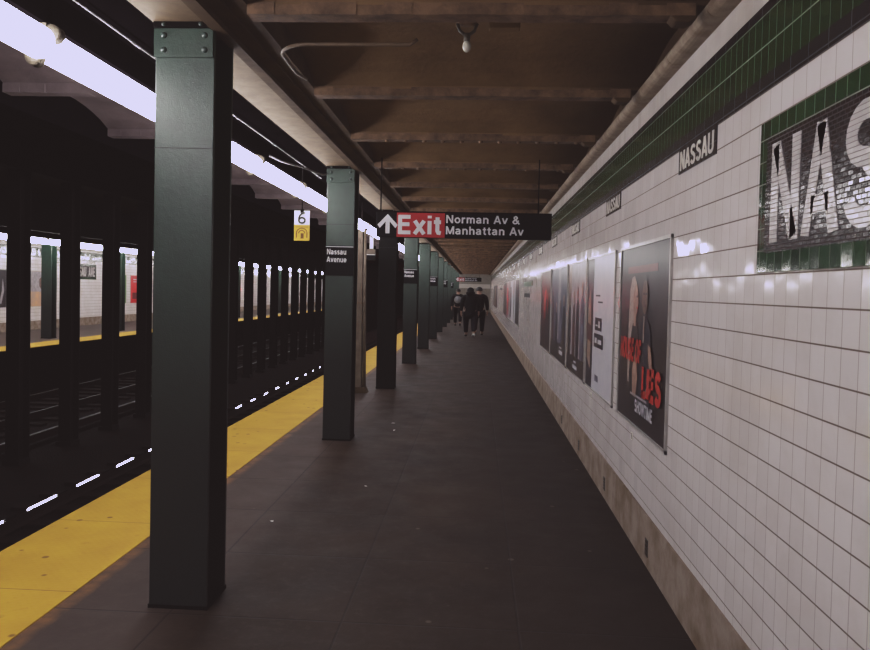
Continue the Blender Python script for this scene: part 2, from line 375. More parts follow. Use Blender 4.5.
# floors
struct(MB().box(EDGE+.80, WX+.01, Y0, Y1, -.25, 0).build('floor', M['floor']))
struct(MB().box(-5.9-2.4-6, EDGE+.0, Y0, 80, -1.35, -1.20).build('floor.001', M['trackbed']))
struct(MB().box(mx(WX), OEDGE-.80, 8, 80, -.25, 0).build('floor.002', M['floor_far']))
def edge_strip(x0, x1, label):
    o = MB().box(x0, x1, Y0, 62, -.012, .006).build('tactile_edge_strip', M['yellow']); tag(o, label, 'tactile strip', 'yellow platform edge strips'); return o
edge_strip(EDGE, EDGE+.80, 'scuffed yellow tactile strip along the near platform edge')
edge_strip(OEDGE-.80, OEDGE, 'yellow tactile strip along the opposite platform edge across the tracks')
struct(MB().box(EDGE+.02, EDGE+.80, Y0, 62, -1.2, -.012).build('trim_1', M['platform_side']))
struct(MB().box(OEDGE-.80, OEDGE-.02, 8, 80, -1.2, -.012).build('trim_2', M['platform_side']))

# right wall
def plane_wall(name, x, z0, z1, mat, y0=Y0, y1=Y1, th=.2, side=1):
    a, b = (x, x+th) if side > 0 else (x-th, x)
    return struct(MB().box(a, b, y0, y1, z0, z1).build(name, mat))
plane_wall('wall_right', WX, .0, 3.6, M['white_tile'])
def trims(s, n0, y0, y1):
    X = lambda x: x if s > 0 else mx(x)
    def bx(name, xa, z0, z1, m):
        a, b = sorted((X(xa), X(WX+.001))); return struct(MB().box(a, b, y0, y1, z0, z1).build(name, m))
    bx('baseboard_right' if s > 0 else 'baseboard_left', WX-.012, 0, .325, M['base'])
    bx('trim_%d' % n0, WX-.006, 2.595, 2.662, M['black_tile'])
    bx('trim_%d' % (n0+1), WX-.004, 2.662, 2.915, M['green_tile'])
    bx('trim_%d' % (n0+2), WX-.006, 2.915, 2.957, M['black_tile'])
    bx('trim_%d' % (n0+3), WX-.004, 2.957, 3.078, M['white_band'])
    # rounded cornice
    pts = [(X(WX), 3.085), (X(WX-.045), 3.085)] + [(X(WX-.045-.05*math.sin(t*PI/8)), 3.085+.045-.045*math.cos(t*PI/8)) for t in range(1, 8)] + [(X(WX-.045), 3.175), (X(WX), 3.175)]
    mb = MB(); y = y0
    while y < y1:
        L = .74; mb.prism(pts, L-.006, 'y', y); y += L
    return struct(mb.build('trim_%d' % (n0+4), M['cornice'], smooth=False))
trims(1, 3, Y0, Y1)
struct(MB().box(WX-.03, WX, Y0, Y1, 3.175, 3.6).build('trim_42', M['ceiling']))

# opposite wall
plane_wall('wall_left', mx(WX), 0, 3.6, M['white_tile'], 8, 80, .2, -1)
trims(-1, 10, 8, 78)
# end walls
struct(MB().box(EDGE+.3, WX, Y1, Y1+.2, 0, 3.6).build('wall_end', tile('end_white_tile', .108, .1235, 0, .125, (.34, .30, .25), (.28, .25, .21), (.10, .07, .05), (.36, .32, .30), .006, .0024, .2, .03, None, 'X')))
struct(MB().box(-16.2, EDGE+.3, 80, 80.2, -1.35, 4.6).build('wall_far', M['track_ceiling']))

struct(MB().box(EDGE+1.2, WX-.05, Y1-.05, Y1, 1.98, 2.33).build('trim_43', M['white_letter']))  # pale band added to paint the lit strip across the end wall
# ceilings: shallow concrete jack arches between cross beams
def jack_ceiling(name, x0, x1, ys, mat):
    mb = MB(); prof = []
    for i in range(len(ys)-1):
        ya, yb = ys[i]+.13, ys[i+1]; prof.append((ys[i], 3.15)); prof.append((ya, 3.15))
        for k in range(0, 11):
            f = k/10; prof.append((ya+(yb-ya)*f, 3.17 + .13*math.sin(PI*f)**.8))
    n = len(prof); b = 0
    mb.v = [(x0, y, z) for y, z in prof] + [(x1, y, z) for y, z in prof]
    for i in range(n-1): mb.face([i, i+1, n+i+1, n+i])
    o = mb.build(name, mat, smooth=False)
    return struct(o)
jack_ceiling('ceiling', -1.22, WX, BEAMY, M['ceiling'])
jack_ceiling('ceiling.004', -3.45, -2.40, BEAMY, M['ceiling_track_side'])
OBEAM = [y for y in BEAMY if y > 8]
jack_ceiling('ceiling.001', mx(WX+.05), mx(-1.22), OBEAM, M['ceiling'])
jack_ceiling('ceiling.005', mx(-2.40), mx(-3.45), OBEAM, M['ceiling_track_side'])
struct(MB().box(mx(-3.45)-.1, -3.35, Y0, 80, 3.9, 4.1).build('ceiling.002', M['track_ceiling']))
struct(MB().box(-4, 2, Y0, 64, 3.6, 3.7).build('ceiling.003', M['black_paint']))
struct(MB().box(-3.60, -3.42, Y0, 64, 3.02, 3.9).build('trim_20', M['trough_black']))
struct(MB().box(mx(-3.42), mx(-3.60), 8, 78, 3.02, 3.9).build('trim_21', M['track_ceiling']))

# cross beams under the slab
def ragged_beam(xa, xb, seed):
    random.seed(seed); mb = MB(); n = 16
    for i in range(n):
        a = xa+(xb-xa)*i/n; b = xa+(xb-xa)*(i+1)/n
        mb.box(a, b, -.0+random.uniform(-.006, .004), .105+random.uniform(-.002, .002), 3.10+random.uniform(0, .003), 3.16)
    return mb
beam = thing('ceiling_beam', 'x', 'beam', (0, 0, 0), 0, 'cross beams under the platform ceiling')
ragged_beam(-1.17, WX-.14, 3).build('flange', M['ceiling_edge'], beam)
ragged_beam(-3.42, -2.42, 4).build('flange', M['ceiling_track_side'], beam)
br = MB().prism([(.89, 3.16), (.895, 3.10), (.92, 3.075), (.98, 3.07), (1.02, 3.09), (1.02, 3.16)], .10, 'y', .0)
br.build('wall_bracket', M['ceiling'], beam, bevel=.008)
first = True; nvis = 0
for y in BEAMY:
    if y < 2.0 or y > 60: continue
    lab = ORD[nvis] + (' ' if nvis else ' ') + 'brown cross beam under the platform ceiling counting away from the camera'
    if first: beam.location = (0, y, 0); beam['label'] = lab; b_ = beam; first = False
    else: b_ = dup(beam, (0, y, 0), None, lab)
    if nvis in (3, 4):       # bolt heads show on these
        bm_ = MB()
        for k in range(11): bm_.ball((-.85+.17*k, .045, 3.10), (.022, .022, .016), 8, 5)
        bm_.build('bolt_row', M['ceiling_edge'], b_, True)
    nvis += 1

# longitudinal girder over the columns
def girder(s, y0, y1, n0):
    X = (lambda a, b: (a, b)) if s > 0 else (lambda a, b: (mx(b), mx(a)))
    struct(MB().box(*X(-1.75, -1.43), y0, y1, 3.145, 3.60).build('trim_%d' % n0, M['soffit']))
    mb = MB(); mb.box(*X(-1.43, -1.36), y0, y1, 3.10, 3.13); mb.box(*X(-1.43, -1.27), y0, y1, 3.13, 3.6); mb.box(*X(-1.27, -1.17), y0, y1, 3.145, 3.6)
    struct(mb.build('trim_%d' % (n0+1), M['girder']))
    struct(MB().box(*X(-2.42, -1.75), y0, y1, 3.165, 3.6).build('trim_%d' % (n0+2), M['trough_black']))
girder(1, Y0, 62, 30); girder(-1, 8, 78, 34)

# ------------------------------------------------------------------ steel columns
def H_shaft(w, d, z0, z1, tf=.022, tw=.02):
    mb = MB(); mb.box(-w/2, w/2, 0, tf, z0, z1); mb.box(-w/2, w/2, d-tf, d, z0, z1); mb.box(-tw/2, tw/2, tf, d-tf, z0, z1); return mb
def make_column(name, label, group):
    r = thing(name, label, 'column', (0, 0, 0), 0, group)
    H_shaft(.32, .30, .0, 3.145).build('shaft', M['column'], r, bevel=.004)
    cp = MB().box(-.165, .155, -.014, .0, 2.958, 3.11).build('cap_plate', M['column'], r, bevel=.003)
    for (x, z) in ((-.11, 3.074), (.11, 3.074), (-.11, 2.998), (.11, 2.998)):
        MB().ball((x, -.014, z), (.017, .014, .017), 12, 8).build('rivet', M['rivet'], cp, True)
    an = MB().box(-.165, .16, -.02, .0, 3.116, 3.144).build('top_angle', M['black_paint'], r)
    for x in (-.11, .09): MB().ball((x, -.02, 3.130), (.012, .012, .011), 10, 6).build('rivet', M['rivet'], an, True)
    MB().box(-.162, .162, -.0015, .0, 2.482, 2.486).build('weld_seam', M['ink'], r)
    MB().box(-.164, .164, -.004, .304, 0, .02).build('base_plate', M['black_paint'], r)
    return r
CX = -1.577
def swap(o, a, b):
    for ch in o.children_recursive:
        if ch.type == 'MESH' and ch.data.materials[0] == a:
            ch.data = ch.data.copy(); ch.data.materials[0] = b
c0 = make_column('steel_column', 'nearest dark green riveted steel column beside the yellow strip', 'columns along the near platform')
c0.location = (CX, COLY[0], 0)
for k in range(1, 13):
    q_ = dup(c0, (CX, COLY[k], 0), None, '%s dark green steel column along the near platform edge, counting from the camera' % ORD[k])
    if k == 2: swap(q_, M['column'], M['column_shaded']); q_['label'] = 'third steel column from the camera, painted dark as if unlit, beside the tan riser duct'
# opposite platform row
OCX = mx(CX)
for k in range(9):
    dup(c0, (OCX+.0, 21.85 + 4.45*k, 0), None, '%s green steel column on the opposite platform, counting from the left' % ('first' if k == 0 else ORD[k]))['group'] = 'columns on the opposite platform'
# dark row between the tracks
cc = thing('track_column', 'x', 'column', (0, 0, 0), 0, 'sooty columns between the two tracks')
H_shaft(.22, .30, -1.2, 3.9).build('shaft', M['dark_steel'], cc, bevel=.004)
MB().box(-.14, .14, -.03, .27, -1.2, -1.12).build('footing', M['dark_steel'], cc)
cc.location = (MID, 11.33-3*1.5, 0); cc['label'] = 'sooty black steel column between the tracks, just beyond the left frame edge'
for k in range(-2, 33):
    lab = ('%s black column between the tracks, counting from the left frame edge' % ('first' if k == 0 else ORD[k])) if k >= 0 else 'sooty black steel column between the tracks, just beyond the left frame edge'
    dup(cc, (MID, 11.33+1.5*k, 0), None, lab)
struct(MB().box(MID-.2, MID+.2, Y0, 80, 3.5, 3.9).build('trim_40', M['track_ceiling']))

# ------------------------------------------------------------------ fluorescent lights
def make_light(mat, label, group):
    r = thing('fluorescent_light', label, 'light', (0, 0, 0), 0, group)
    L = 1.72
    MB().box(-.03, .03, .02, L-.02, 3.00, 3.165).build('housing', M['trough_black'], r)
    MB().tube([(0, .045, 2.905), (0, L-.045, 2.905)], .078, 20).build('tube', mat, r, True)
    for y in (.02, L-.02):
        h = MB(); h.box(-.03, .03, y-.016, y+.016, 2.90, 3.01); h.ball((-.045, y, 2.862), (.045, .020, .062), 12, 8); h.ball((.04, y, 2.955), (.055, .018, .045), 12, 8)
        h.box(-.03, .03, y-.02, y+.02, 2.985, 3.0)
        h.build('lampholder', M['lampholder'], r)
    return r
LX = -2.13
l0 = make_light(M['tube'], 'x', 'fluorescent lights over the near platform edge')
ly = 3.52 - 1.72*5; k = 0; first = True
while ly < 60:
    if ly + 1.72 < 2.9: lab = 'lit fluorescent tube over the near platform edge behind the camera'
    else: lab = '%s lit fluorescent tube over the near platform edge, counting away from the camera' % ORD[k]; k += 1
    if first: l0.location = (LX, ly, 0); l0['label'] = lab; first = False
    else: dup(l0, (LX, ly, 0), None, lab)
    ly += 1.72
l1 = make_light(M['tube_far'], 'x', 'fluorescent lights over the opposite platform edge')
ly = 12.3; k = 0; first = True
while ly < 76:
    if ly + 1.72 < 18.6: lab = 'lit fluorescent tube over the opposite platform, left of the frame'
    else: lab = '%s lit fluorescent tube over the opposite platform edge, counting from the left' % ('first' if k == 0 else ORD[k]); k += 1
    if first: l1.location = (mx(LX), ly, 0); l1['label'] = lab; first = False
    else: dup(l1, (mx(LX), ly, 0), None, lab)
    ly += 1.72

# conduit along the girder
o = thing('conduit', 'thin grey conduit running beside the black light trough', 'conduit', (0, 0, 0))
for (a, b) in ((-5.5, 4.18), (4.24, 7.1), (7.16, 9.3)): MB().tube([(-2.0, a, 3.135), (-2.0, b, 3.135)], .006, 8).build('pipe', M['conduit'], o, True)
for y in (4.21, 7.13, 6.02): MB().tube([(-2.0, y-.05, 3.135), (-2.0, y+.05, 3.135)], .009, 8).build('coupling', M['conduit'], o, True)
o = MB().tube([(-2.10, 7.3, 3.06), (-2.04, 7.55, 3.045), (-1.87, 7.85, 3.03), (-1.82, 8.15, 3.03), (-1.78, 8.38, 3.04), (-1.74, 8.39, 3.05)], .010, 8).build('flexible_conduit', M['conduit'], None, True)
tag(o, 'short curved flexible conduit reaching the second green column top', 'conduit')
pts = [(-1.165, 4.62, 3.10), (-1.16, 4.4, 3.10)] + [(-1.16+.20-.20*math.cos(t*PI/16), 4.3-.20*math.sin(t*PI/16)*1.1, 3.10) for t in range(1, 9)] + [(-.40, 4.08, 3.10), (-.36, 4.08, 3.13)]
pts = [(-1.165, 4.9, 3.14)] + pts
o = MB().tube(pts, .010, 10).build('conduit', M['conduit_brown'], None, True); tag(o, 'brown painted conduit curving across the nearer ceiling panel', 'conduit')

# ceiling bulb holder
r = thing('ceiling_lampholder', 'small unlit bulb in a forked holder under the ceiling', 'light fitting', (-.09, 4.12, 3.10))
MB().tube([(0, 0, .17), (0, 0, .13), (0, 0, .12)], [.055, .055, .03], 16).build('ceiling_rose', M['ceiling_edge'], r, True)
mb = MB(); mb.tube([(-.055, 0, .13), (-.04, 0, .09), (0, 0, .06)], .009, 8); mb.tube([(.055, 0, .13), (.04, 0, .09), (0, 0, .06)], .009, 8); mb.build('fork', M['lampholder'], r, True)
MB().tube([(0, 0, .075), (0, 0, .03)], .018, 12).build('socket', M['lampholder'], r, True)
MB().ball((0, 0, .005), (.024, .024, .032), 14, 10).build('bulb', M['glass_bulb'], r, True)
o = MB().box(.03, .20, 4.10, 4.16, 3.20, 3.27).build('junction_box', M['ceiling'], None, bevel=.006); tag(o, 'small painted junction box beside the ceiling bulb holder', 'junction box')

# ------------------------------------------------------------------ signs
def make_exit(label):
    r = thing('exit_sign', label, 'sign', (0, 0, 0), 0, 'hanging exit signs')
    W, Hh = 1.89, .285
    MB().box(-W/2, W/2, 0, .05, 0, Hh).build('board', M['sign_black'], r, bevel=.004)
    MB().box(-W/2, W/2, -.004, .0, Hh-.012, Hh).build('top_rail', M['dark_steel'], r)
    MB().box(-.72, -.20, -.003, .0, .006, .268).build('red_panel', M['sign_red'], r)
    f = lambda s: s
    A = [(-.83, .042), (-.83, .155), (-.895, .095), (-.925, .135), (-.808, .245), (-.69, .135), (-.72, .095), (-.785, .155), (-.785, .042)]
    A = [(x-.012, z) for x, z in A]
    # arrow: concave outline split in convex pieces
    mb = MB(); mb.prism([(-.842, .042), (-.798, .042), (-.798, .20), (-.842, .20)], -.004, 'y', 0)
    mb.prism([(-.82, .25), (-.82, .195), (-.905, .10), (-.93, .135)], -.004, 'y', 0); mb.prism([(-.82, .25), (-.71, .135), (-.735, .10), (-.82, .195)], -.004, 'y', 0)
    mb.build('arrow', M['sign_white'], r)
    text_mesh('exit_lettering', 'Exit', .200, M['sign_white'], r, (-.712, -.0035, .040), (1, 0, 0), (0, 0, 1), .205, .0015, xscale=1.06)
    text_mesh('street_lettering', 'Norman Av &\nManhattan Av', .086, M['sign_white'], r, (-.19, -.001, .165), (1, 0, 0), (0, 0, 1), .165, .0012, xscale=1.165, lines=1.40, gap=.075)
    for x in (-.90, .80):
        mb = MB().tube([(x, .025, Hh), (x, .025, .86)], .007, 8); mb.build('hanger_rod', M['dark_steel'], r, True)
    return r
ex = make_exit('long black and red hanging exit sign naming Norman Av and Manhattan Av, nearest the camera')
ex.location = (-.165, 8.0, 2.32)
dup(ex, (-.66, 50, 2.38), None, 'small distant hanging exit sign above the walking people')

def name_plate(x, y, label):
    r = thing('station_name_sign', label, 'sign', (x, y, 1.90), 0, 'station name plates on the columns')
    MB().box(-.162, .162, -.008, -.001, 0, .34).build('board', M['sign_black'], r)
    MB().box(-.162, .158, -.010, -.008, .325, .331).build('white_line', M['sign_white'], r)
    text_mesh('lettering', 'Nassau\nAvenue', .062, M['sign_white'], r, (-.148, -.0085, .240), (1, 0, 0), (0, 0, 1), .17, .0008, xscale=.84, lines=1.42)
    return r
n0 = name_plate(CX, COLY[1], 'black Nassau Avenue name plate on the second green column')
for k in (3, 5, 7, 9): dup(n0, (CX, COLY[k], 1.90), None, 'black station name plate on the %s green column' % ORD[k])

# hanging "6" car stop sign
r = thing('car_stop_sign', 'small hanging sign with a black 6 over a yellow panel', 'sign', (-1.925, 8.0, 2.265), 0)
MB().box(-.085, .085, 0, .008, .17, .325).build('white_panel', M['sign_white'], r)
MB().box(-.085, .085, 0, .008, 0, .17).build('yellow_panel', M['sign_yellow'], r)
mb = MB()
six = [(.030, .305), (.0, .296), (-.022, .275), (-.034, .245), (-.033, .222)]
mb.tube([(x, -.002, z) for x, z in six], .0095, 8); mb.tube([(.034*math.cos(t), -.002, .220+.029*math.sin(t)) for t in [2*PI*i/18 for i in range(19)]], .0095, 8)
mb.build('numeral', M['ink'], r)
mb = MB()
mb.tube([(.058*math.cos(t), -.002, .085+.050*math.sin(t)) for t in [PI*i/10 for i in range(11)]], .005, 6)
mb.tube([(.034*math.cos(t), -.002, .078+.032*math.sin(t)) for t in [PI*i/10 for i in range(11)]], .005, 6)
mb.box(-.012, .022, -.003, -.001, .022, .080); mb.box(-.064, -.052, -.003, -.001, .03, .085); mb.box(.052, .064, -.003, -.001, .03, .085); mb.box(-.07, .07, -.003, -.001, .145, .151)
mb.build('emblem', M['sign_brown'], r)
MB().tube([(0, .004, .325), (0, .004, .82)], .006, 8).build('hanger_rod', M['dark_steel'], r, True)
MB().box(-.02, .02, -.002, .012, .30, .34).build('clip', M['dark_steel'], r)

# small box sign hanging by the third column
r = thing('hanging_box_sign', 'small tan and black box hanging from the light beside the third column', 'sign', (-1.74, 12.0, 2.22))
MB().box(-.068, .068, 0, .10, .09, .18).build('upper_panel', M['duct'], r, bevel=.004)
MB().box(-.068, .068, 0, .10, 0, .09).build('lower_panel', M['sign_black'], r, bevel=.004)
MB().box(-.070, .070, -.004, .0, .086, .096).build('rim', M['sign_white'], r)
MB().box(-.03, .03, .04, .07, .19, .40).build('bracket', M['sign_white'], r)
MB().tube([(0, .05, .38), (-.16, .05, .62), (-.16, .05, .945)], .012, 8).build('hanger_rod', M['dark_steel'], r, True)

# tan riser between second and third columns
r = thing('riser_duct', 'tall tan painted riser duct standing before the third column', 'duct', (-1.895, 12.30, 0))
MB().prism([(-.17, .10), (-.165, 2.72), (-.03, 2.72), (-.01, .10)], .16, 'y', 0).build('duct_casing', M['duct'], r, bevel=.006)
MB().tube([(.04, .05, 0.05), (.01, .05, 1.6), (.0, .05, 2.76)], .028, 14).build('drain_pipe', M['duct'], r, True)
MB().prism([(-.20, 0), (-.19, .10), (.055, .10), (.095, 0)], .20, 'y', -.01).build('flared_foot', M['girder'], r)
MB().box(-.18, .03, -.01, 0, 1.5, 1.53).build('strap', M['conduit_brown'], r)

# wall name plaques in the frieze
def letters(txt, x, ystart, z0, hgt, pitch, s, th, d):
    mb = MB()
    for i, ch in enumerate(txt):
        ya = ystart - s*pitch*i
        glyph(mb, ch, lambda a, b, t, ya=ya: (x - s*t, ya - s*a*pitch/.68, z0 + b*hgt), th, d)
    return mb
def plaque(y, label, s=1, X=WX):
    r = thing('wall_name_plaque', label, 'sign', (0, y, 0), 0, 'small station name plaques under the green frieze' if s > 0 else 'small name plaques on the opposite wall')
    a, b = sorted((X, X-s*.007)); yy = sorted((0, -s*.665))
    MB().box(a, b, yy[0], yy[1], 2.455, 2.60).build('plaque_tile', M['black_tile'], r)
    letters('NASSAU', X-s*.0065, -s*.03, 2.472, .108, .102, s, .17, .002).build('lettering', M['white_letter'], r)
    return r
pl = plaque(4.36, 'black plaque reading NASSAU under the frieze, nearest the camera')
for k in range(1, 14): dup(pl, (0, 4.36+2.405*k, 0), None, '%s NASSAU plaque along the frieze, counting from the camera' % ORD[k])
pl2 = plaque(22.0, 'dark name plaque high on the opposite wall, leftmost', -1, mx(WX))
for k in range(1, 8): dup(pl2, (0, 22.0+2.405*k, 0), None, '%s dark name plaque high on the opposite wall, counting from the left' % ORD[k])

# big mosaic name tablets
def tablet(ya, label, s=1, X=WX, L=3.10, pitch=.288, th=.165):
    """ya: y of the end where the N stands"""
    r = thing('mosaic_name_tablet', label, 'mosaic sign', (0, ya, 0), 0, None)
    z0, z1 = 1.86, 2.465
    def bx(u0, u1, za, zb, d):
        a, b = sorted((X, X-s*d)); y = sorted((-s*u0, -s*u1)); return MB().box(a, b, y[0], y[1], za, zb)
    bx(0, L, z0, z1, .006).build('green_border', M['border_tile'], r)
    bx(.075, L-.075, z0+.078, z1-.075, .008).build('dark_field', M['mosaic_dark'], r)
    letters('NASSAU AVE', X-s*.0078, -s*(.135 if s > 0 else .10), z0+.115, .385, pitch, s, th, .003).build('lettering', M['mosaic_white'], r)
    return r
tablet(3.115, 'large green bordered mosaic tablet with white NASSAU lettering, cut by right frame edge')
tablet(28.02, 'mosaic name tablet ending U AVE on the opposite wall', -1, mx(WX), 1.95, .176, .18)

# ------------------------------------------------------------------ posters
def gl(name, a, b=None, scale=5, rough=.32): return surf(name, a, b, scale, rough, .22, 0, .02, 8, .002)
P = {'dark': gl('poster_dark', (.030, .020, .022), (.012, .010, .012)), 'white': gl('poster_white', (.55, .53, .58), (.48, .47, .54)),
     'red': gl('poster_red', (.50, .035, .028), (.38, .02, .018), 12), 'skin': gl('poster_skin', (.42, .26, .20), (.22, .12, .09), 12), 'skin2': gl('poster_brown_skin', (.17, .09, .065), (.07, .04, .03), 14),
     'blond': gl('poster_pale_hair', (.45, .37, .33), (.25, .19, .17), 25), 'faint': gl('poster_faint_red', (.12, .02, .02), (.09, .015, .015)),
     'blue': gl('poster_blue_grey', (.14, .13, .18), (.06, .055, .08), 6), 'grey': gl('poster_grey', (.36, .33, .36), (.22, .20, .22), 8), 'dk2': gl('poster_maroon', (.09, .03, .03), (.035, .02, .022), 5),
     'tan': gl('poster_tan', (.36, .25, .20), (.20, .12, .09), 7), 'peach': gl('poster_peach', (.58, .33, .18), (.40, .28, .22), 4), 'green': gl('poster_green', (.10, .19, .045), (.07, .13, .03)),
     'ink': gl('poster_ink', (.02, .018, .03), None, 30), 'frame': surf('aluminium_poster_frame', (.52, .49, .47), (.42, .39, .37), 10, .3, .5, .4, 0), 'redsolid': gl('poster_bright_red', (.62, .03, .03), (.52, .02, .02))}
def ell(cx, cy, rx, ry, n=20): return [(cx+rx*math.cos(2*PI*i/n), cy+ry*math.sin(2*PI*i/n)) for i in range(n)]
def poster(ya, yb, label, bg, shapes, s=1, X=WX, z0=.815, z1=2.125, group=None, name='poster', frame=True):
    """ya = y of the reader's left edge; shapes: (material, polygon in 0..w x 0..h, part name)"""
    r = thing(name, label, 'poster', (0, ya, z0), 0, group or ('posters along the near wall' if s > 0 else 'posters along the opposite wall'))
    w = abs(ya-yb); h = z1-z0
    def bx(u0, u1, v0, v1, d0, d1):
        a, b = sorted((X-s*d0, X-s*d1)); y = sorted((-s*u0, -s*u1)); return MB().box(a, b, y[0], y[1], v0, v1)
    bx(.015, w-.015, .015, h-.015, 0, .008).build('print', P[bg], r)
    if frame:
        mb = MB()
        for q in ((0, w, 0, .022), (0, w, h-.022, h), (0, .022, 0, h), (w-.022, w, 0, h)):
            k = bx(*q, 0, .016); b0 = len(mb.v); mb.v += k.v
            for f_ in k.f: mb.face([i+b0 for i in f_])
        mb.build('frame', P['frame'], r)
    dd = .009
    for (m, poly, nm) in shapes:
        if isinstance(poly, str):
            continue
        MB().prism([(-s*a, b) for a, b in poly], -s*.0006, 'x', X-s*dd).build(nm, P[m], r); dd += .0007
    return r, dd
def R(a, b, c, d): return [(a, b), (c, b), (c, d), (a, d)]
def ptext(r, s_, size, m, u, v, s=1, X=WX, d=.015, th=.2, xs=1.0):
    text_mesh('lettering', s_, size, P[m], r, (X-s*d, -s*u, v), (0, -s, 0), (0, 0, 1), th, .0004, xscale=xs)
# 1: two figures back to back, red title
sh = [('faint', R(.28, 1.10, 1.20, 1.15), 'top_lines'),
      ('blond', [(.36, .30), (.34, .55), (.36, .80), (.38, .98), (.44, 1.07), (.52, 1.08), (.60, 1.02), (.61, .92), (.56, .84), (.52, .72), (.46, .55), (.42, .30)], 'hair'),
      ('dark', [(.42, .18), (.42, .60), (.50, .74), (.64, .74), (.72, .60), (.70, .18)], 'dress'),
      ('skin', [(.52, .80), (.50, .92), (.54, 1.01), (.61, 1.02), (.655, .95), (.67, .89), (.64, .83), (.60, .79), (.60, .72), (.53, .72)], 'face'),
      ('skin', [(.56, .22), (.53, .40), (.60, .52), (.66, .48), (.70, .36), (.66, .22)], 'arm'),
      ('ink', [(.72, .18), (.74, .55), (.80, .76), (.92, .80), (1.04, .74), (1.12, .50), (1.10, .18)], 'jacket'),
      ('skin2', ell(.88, .93, .085, .115), 'second_face'),
      ('ink', R(.615, .925, .655, .94), 'eye'), ('red', R(.625, .845, .655, .86), 'lips'), ('ink', R(.83, .945, .87, .96), 'eye'), ('ink', R(.90, .945, .94, .96), 'eye'), ('dk2', R(.86, .865, .915, .88), 'lips'),
      ('blond', [(.865, .62), (.89, .62), (.905, .80), (.87, .80)], 'shirt_front'),
      ('skin', [(1.02, .62), (1.10, .60), (1.17, .45), (1.10, .30), (1.00, .26), (.99, .31), (1.07, .37), (1.09, .45), (1.04, .53)], 'raised_arm')]
r, d = poster(5.96, 4.44, 'dark poster of two figures with red LIES title and white lettering', 'dark', sh)
ptext(r, 'HOUSE OF', .155, 'red', .12, .47, d=d, th=.25, xs=.72)
ptext(r, 'LIES', .20, 'red', .88, .26, d=d+.001, th=.27, xs=1.0)
ptext(r, 'SHOWTIME', .085, 'white', .68, .125, d=d, th=.2, xs=.92)
MB().box(WX-.0155, WX-.015, -1.02, -.50, .225, .240).build('small_print', P['grey'], r)
# 2: white advert with dark figure at its left part
sh = [('ink', R(.02, .02, .40, 1.29), 'dark_panel'), ('tan', [(.06, .3), (.10, .8), (.20, 1.0), (.30, .7), (.28, .2)], 'figure'), ('dk2', [(.02, .5), (.38, .45), (.38, .62), (.02, .66)], 'stripe'),
      ('ink', R(.55, .92, .80, .935), 'small_print'), ('ink', R(.70, .86, .95, .875), 'small_print'), ('ink', R(.56, .60, .92, .72), 'dark_label'), ('ink', R(.52, .44, 1.02, .57), 'dark_label'), ('blue', R(.62, .12, .80, .18), 'small_logo'),
      ('white', R(.60, .64, .72, .655), 'label_mark'), ('white', R(.76, .63, .86, .69), 'label_mark'), ('white', R(.58, .48, .70, .53), 'label_mark'), ('white', R(.76, .48, .96, .52), 'label_mark')]
poster(7.72, 6.20, 'pale blue white poster with two dark labels, left of the two figures poster', 'white', sh)
# 3-5 photograph like group posters
def crowd(seed, w, bg, cols):
    random.seed(seed); out = []; n = 4
    for i in range(n):
        c = w*(.14+.72*i/(n-1))+random.uniform(-.04, .04); hh = random.uniform(.78, 1.08); bw = random.uniform(.10, .16)
        m = cols[i % len(cols)]
        out.append((m, [(c-bw, .02), (c-bw*1.1, hh*.55), (c-bw*.8, hh*.80), (c-.03, hh*.85), (c+.03, hh*.85), (c+bw*.8, hh*.80), (c+bw*1.1, hh*.55), (c+bw, .02)], 'figure'))
        out.append(('skin' if i % 2 else 'skin2', ell(c, hh*.92, .055, .078, 14), 'face'))
    return out
poster(9.32, 7.80, 'glossy photographic poster of dark clothed people, second left of the two figures poster', 'grey', [('tan', R(.02, .02, .30, 1.29), 'pale_column')] + crowd(3, 1.5, 'grey', ['ink', 'dk2', 'ink', 'blue']) + [('dark', R(.02, .02, 1.48, .22), 'lower_band'), ('white', R(.62, .08, .98, .12), 'title'), ('white', R(.70, .15, .90, .17), 'title')])
poster(11.36, 9.42, 'glossy poster of standing people with white title block, third left of two figures poster', 'blue', [('grey', R(.9, .3, 1.2, 1.29), 'pale_column')] + crowd(8, 1.9, 'blue', ['dk2', 'ink', 'blue', 'dark']) + [('dark', R(.02, .02, 1.9, .26), 'lower_band'), ('white', R(1.2, .12, 1.6, .17), 'title'), ('white', R(1.25, .20, 1.5, .22), 'title')])
poster(13.20, 11.50, 'dark red poster at the far end of the near poster run', 'dk2', [('red', ell(.9, .75, .35, .25), 'painted_red_glow')] + crowd(12, 1.7, 'dk2', ['ink', 'dark']))  # red ellipse paints the signal's reflection into the print
poster(31.6, 28.6, 'dark narrow looking poster far along the near wall', 'dark', [('tan', R(.9, .1, 1.3, 1.2), 'figure')])
poster(28.4, 25.9, 'red and grey poster far along the near wall', 'grey', [('red', R(.3, .1, 1.1, 1.1), 'red_shape'), ('ink', ell(1.5, .6, .4, .4), 'dark_shape')])
poster(25.6, 23.1, 'pale poster with dark figure far along the near wall', 'white', [('dk2', R(.2, .1, 1.0, .9), 'figure'), ('ink', R(.3, .9, .9, 1.1), 'figure_head')])
poster(22.9, 20.0, 'black poster nearer end of the far poster run', 'dark', [('white', R(.1, .02, .9, 1.28), 'white_stripe')])
poster(50.5, 41.0, 'distant dark poster strip on the near wall behind the people', 'dark', [('tan', R(3, .1, 5, 1.2), 'figure')])
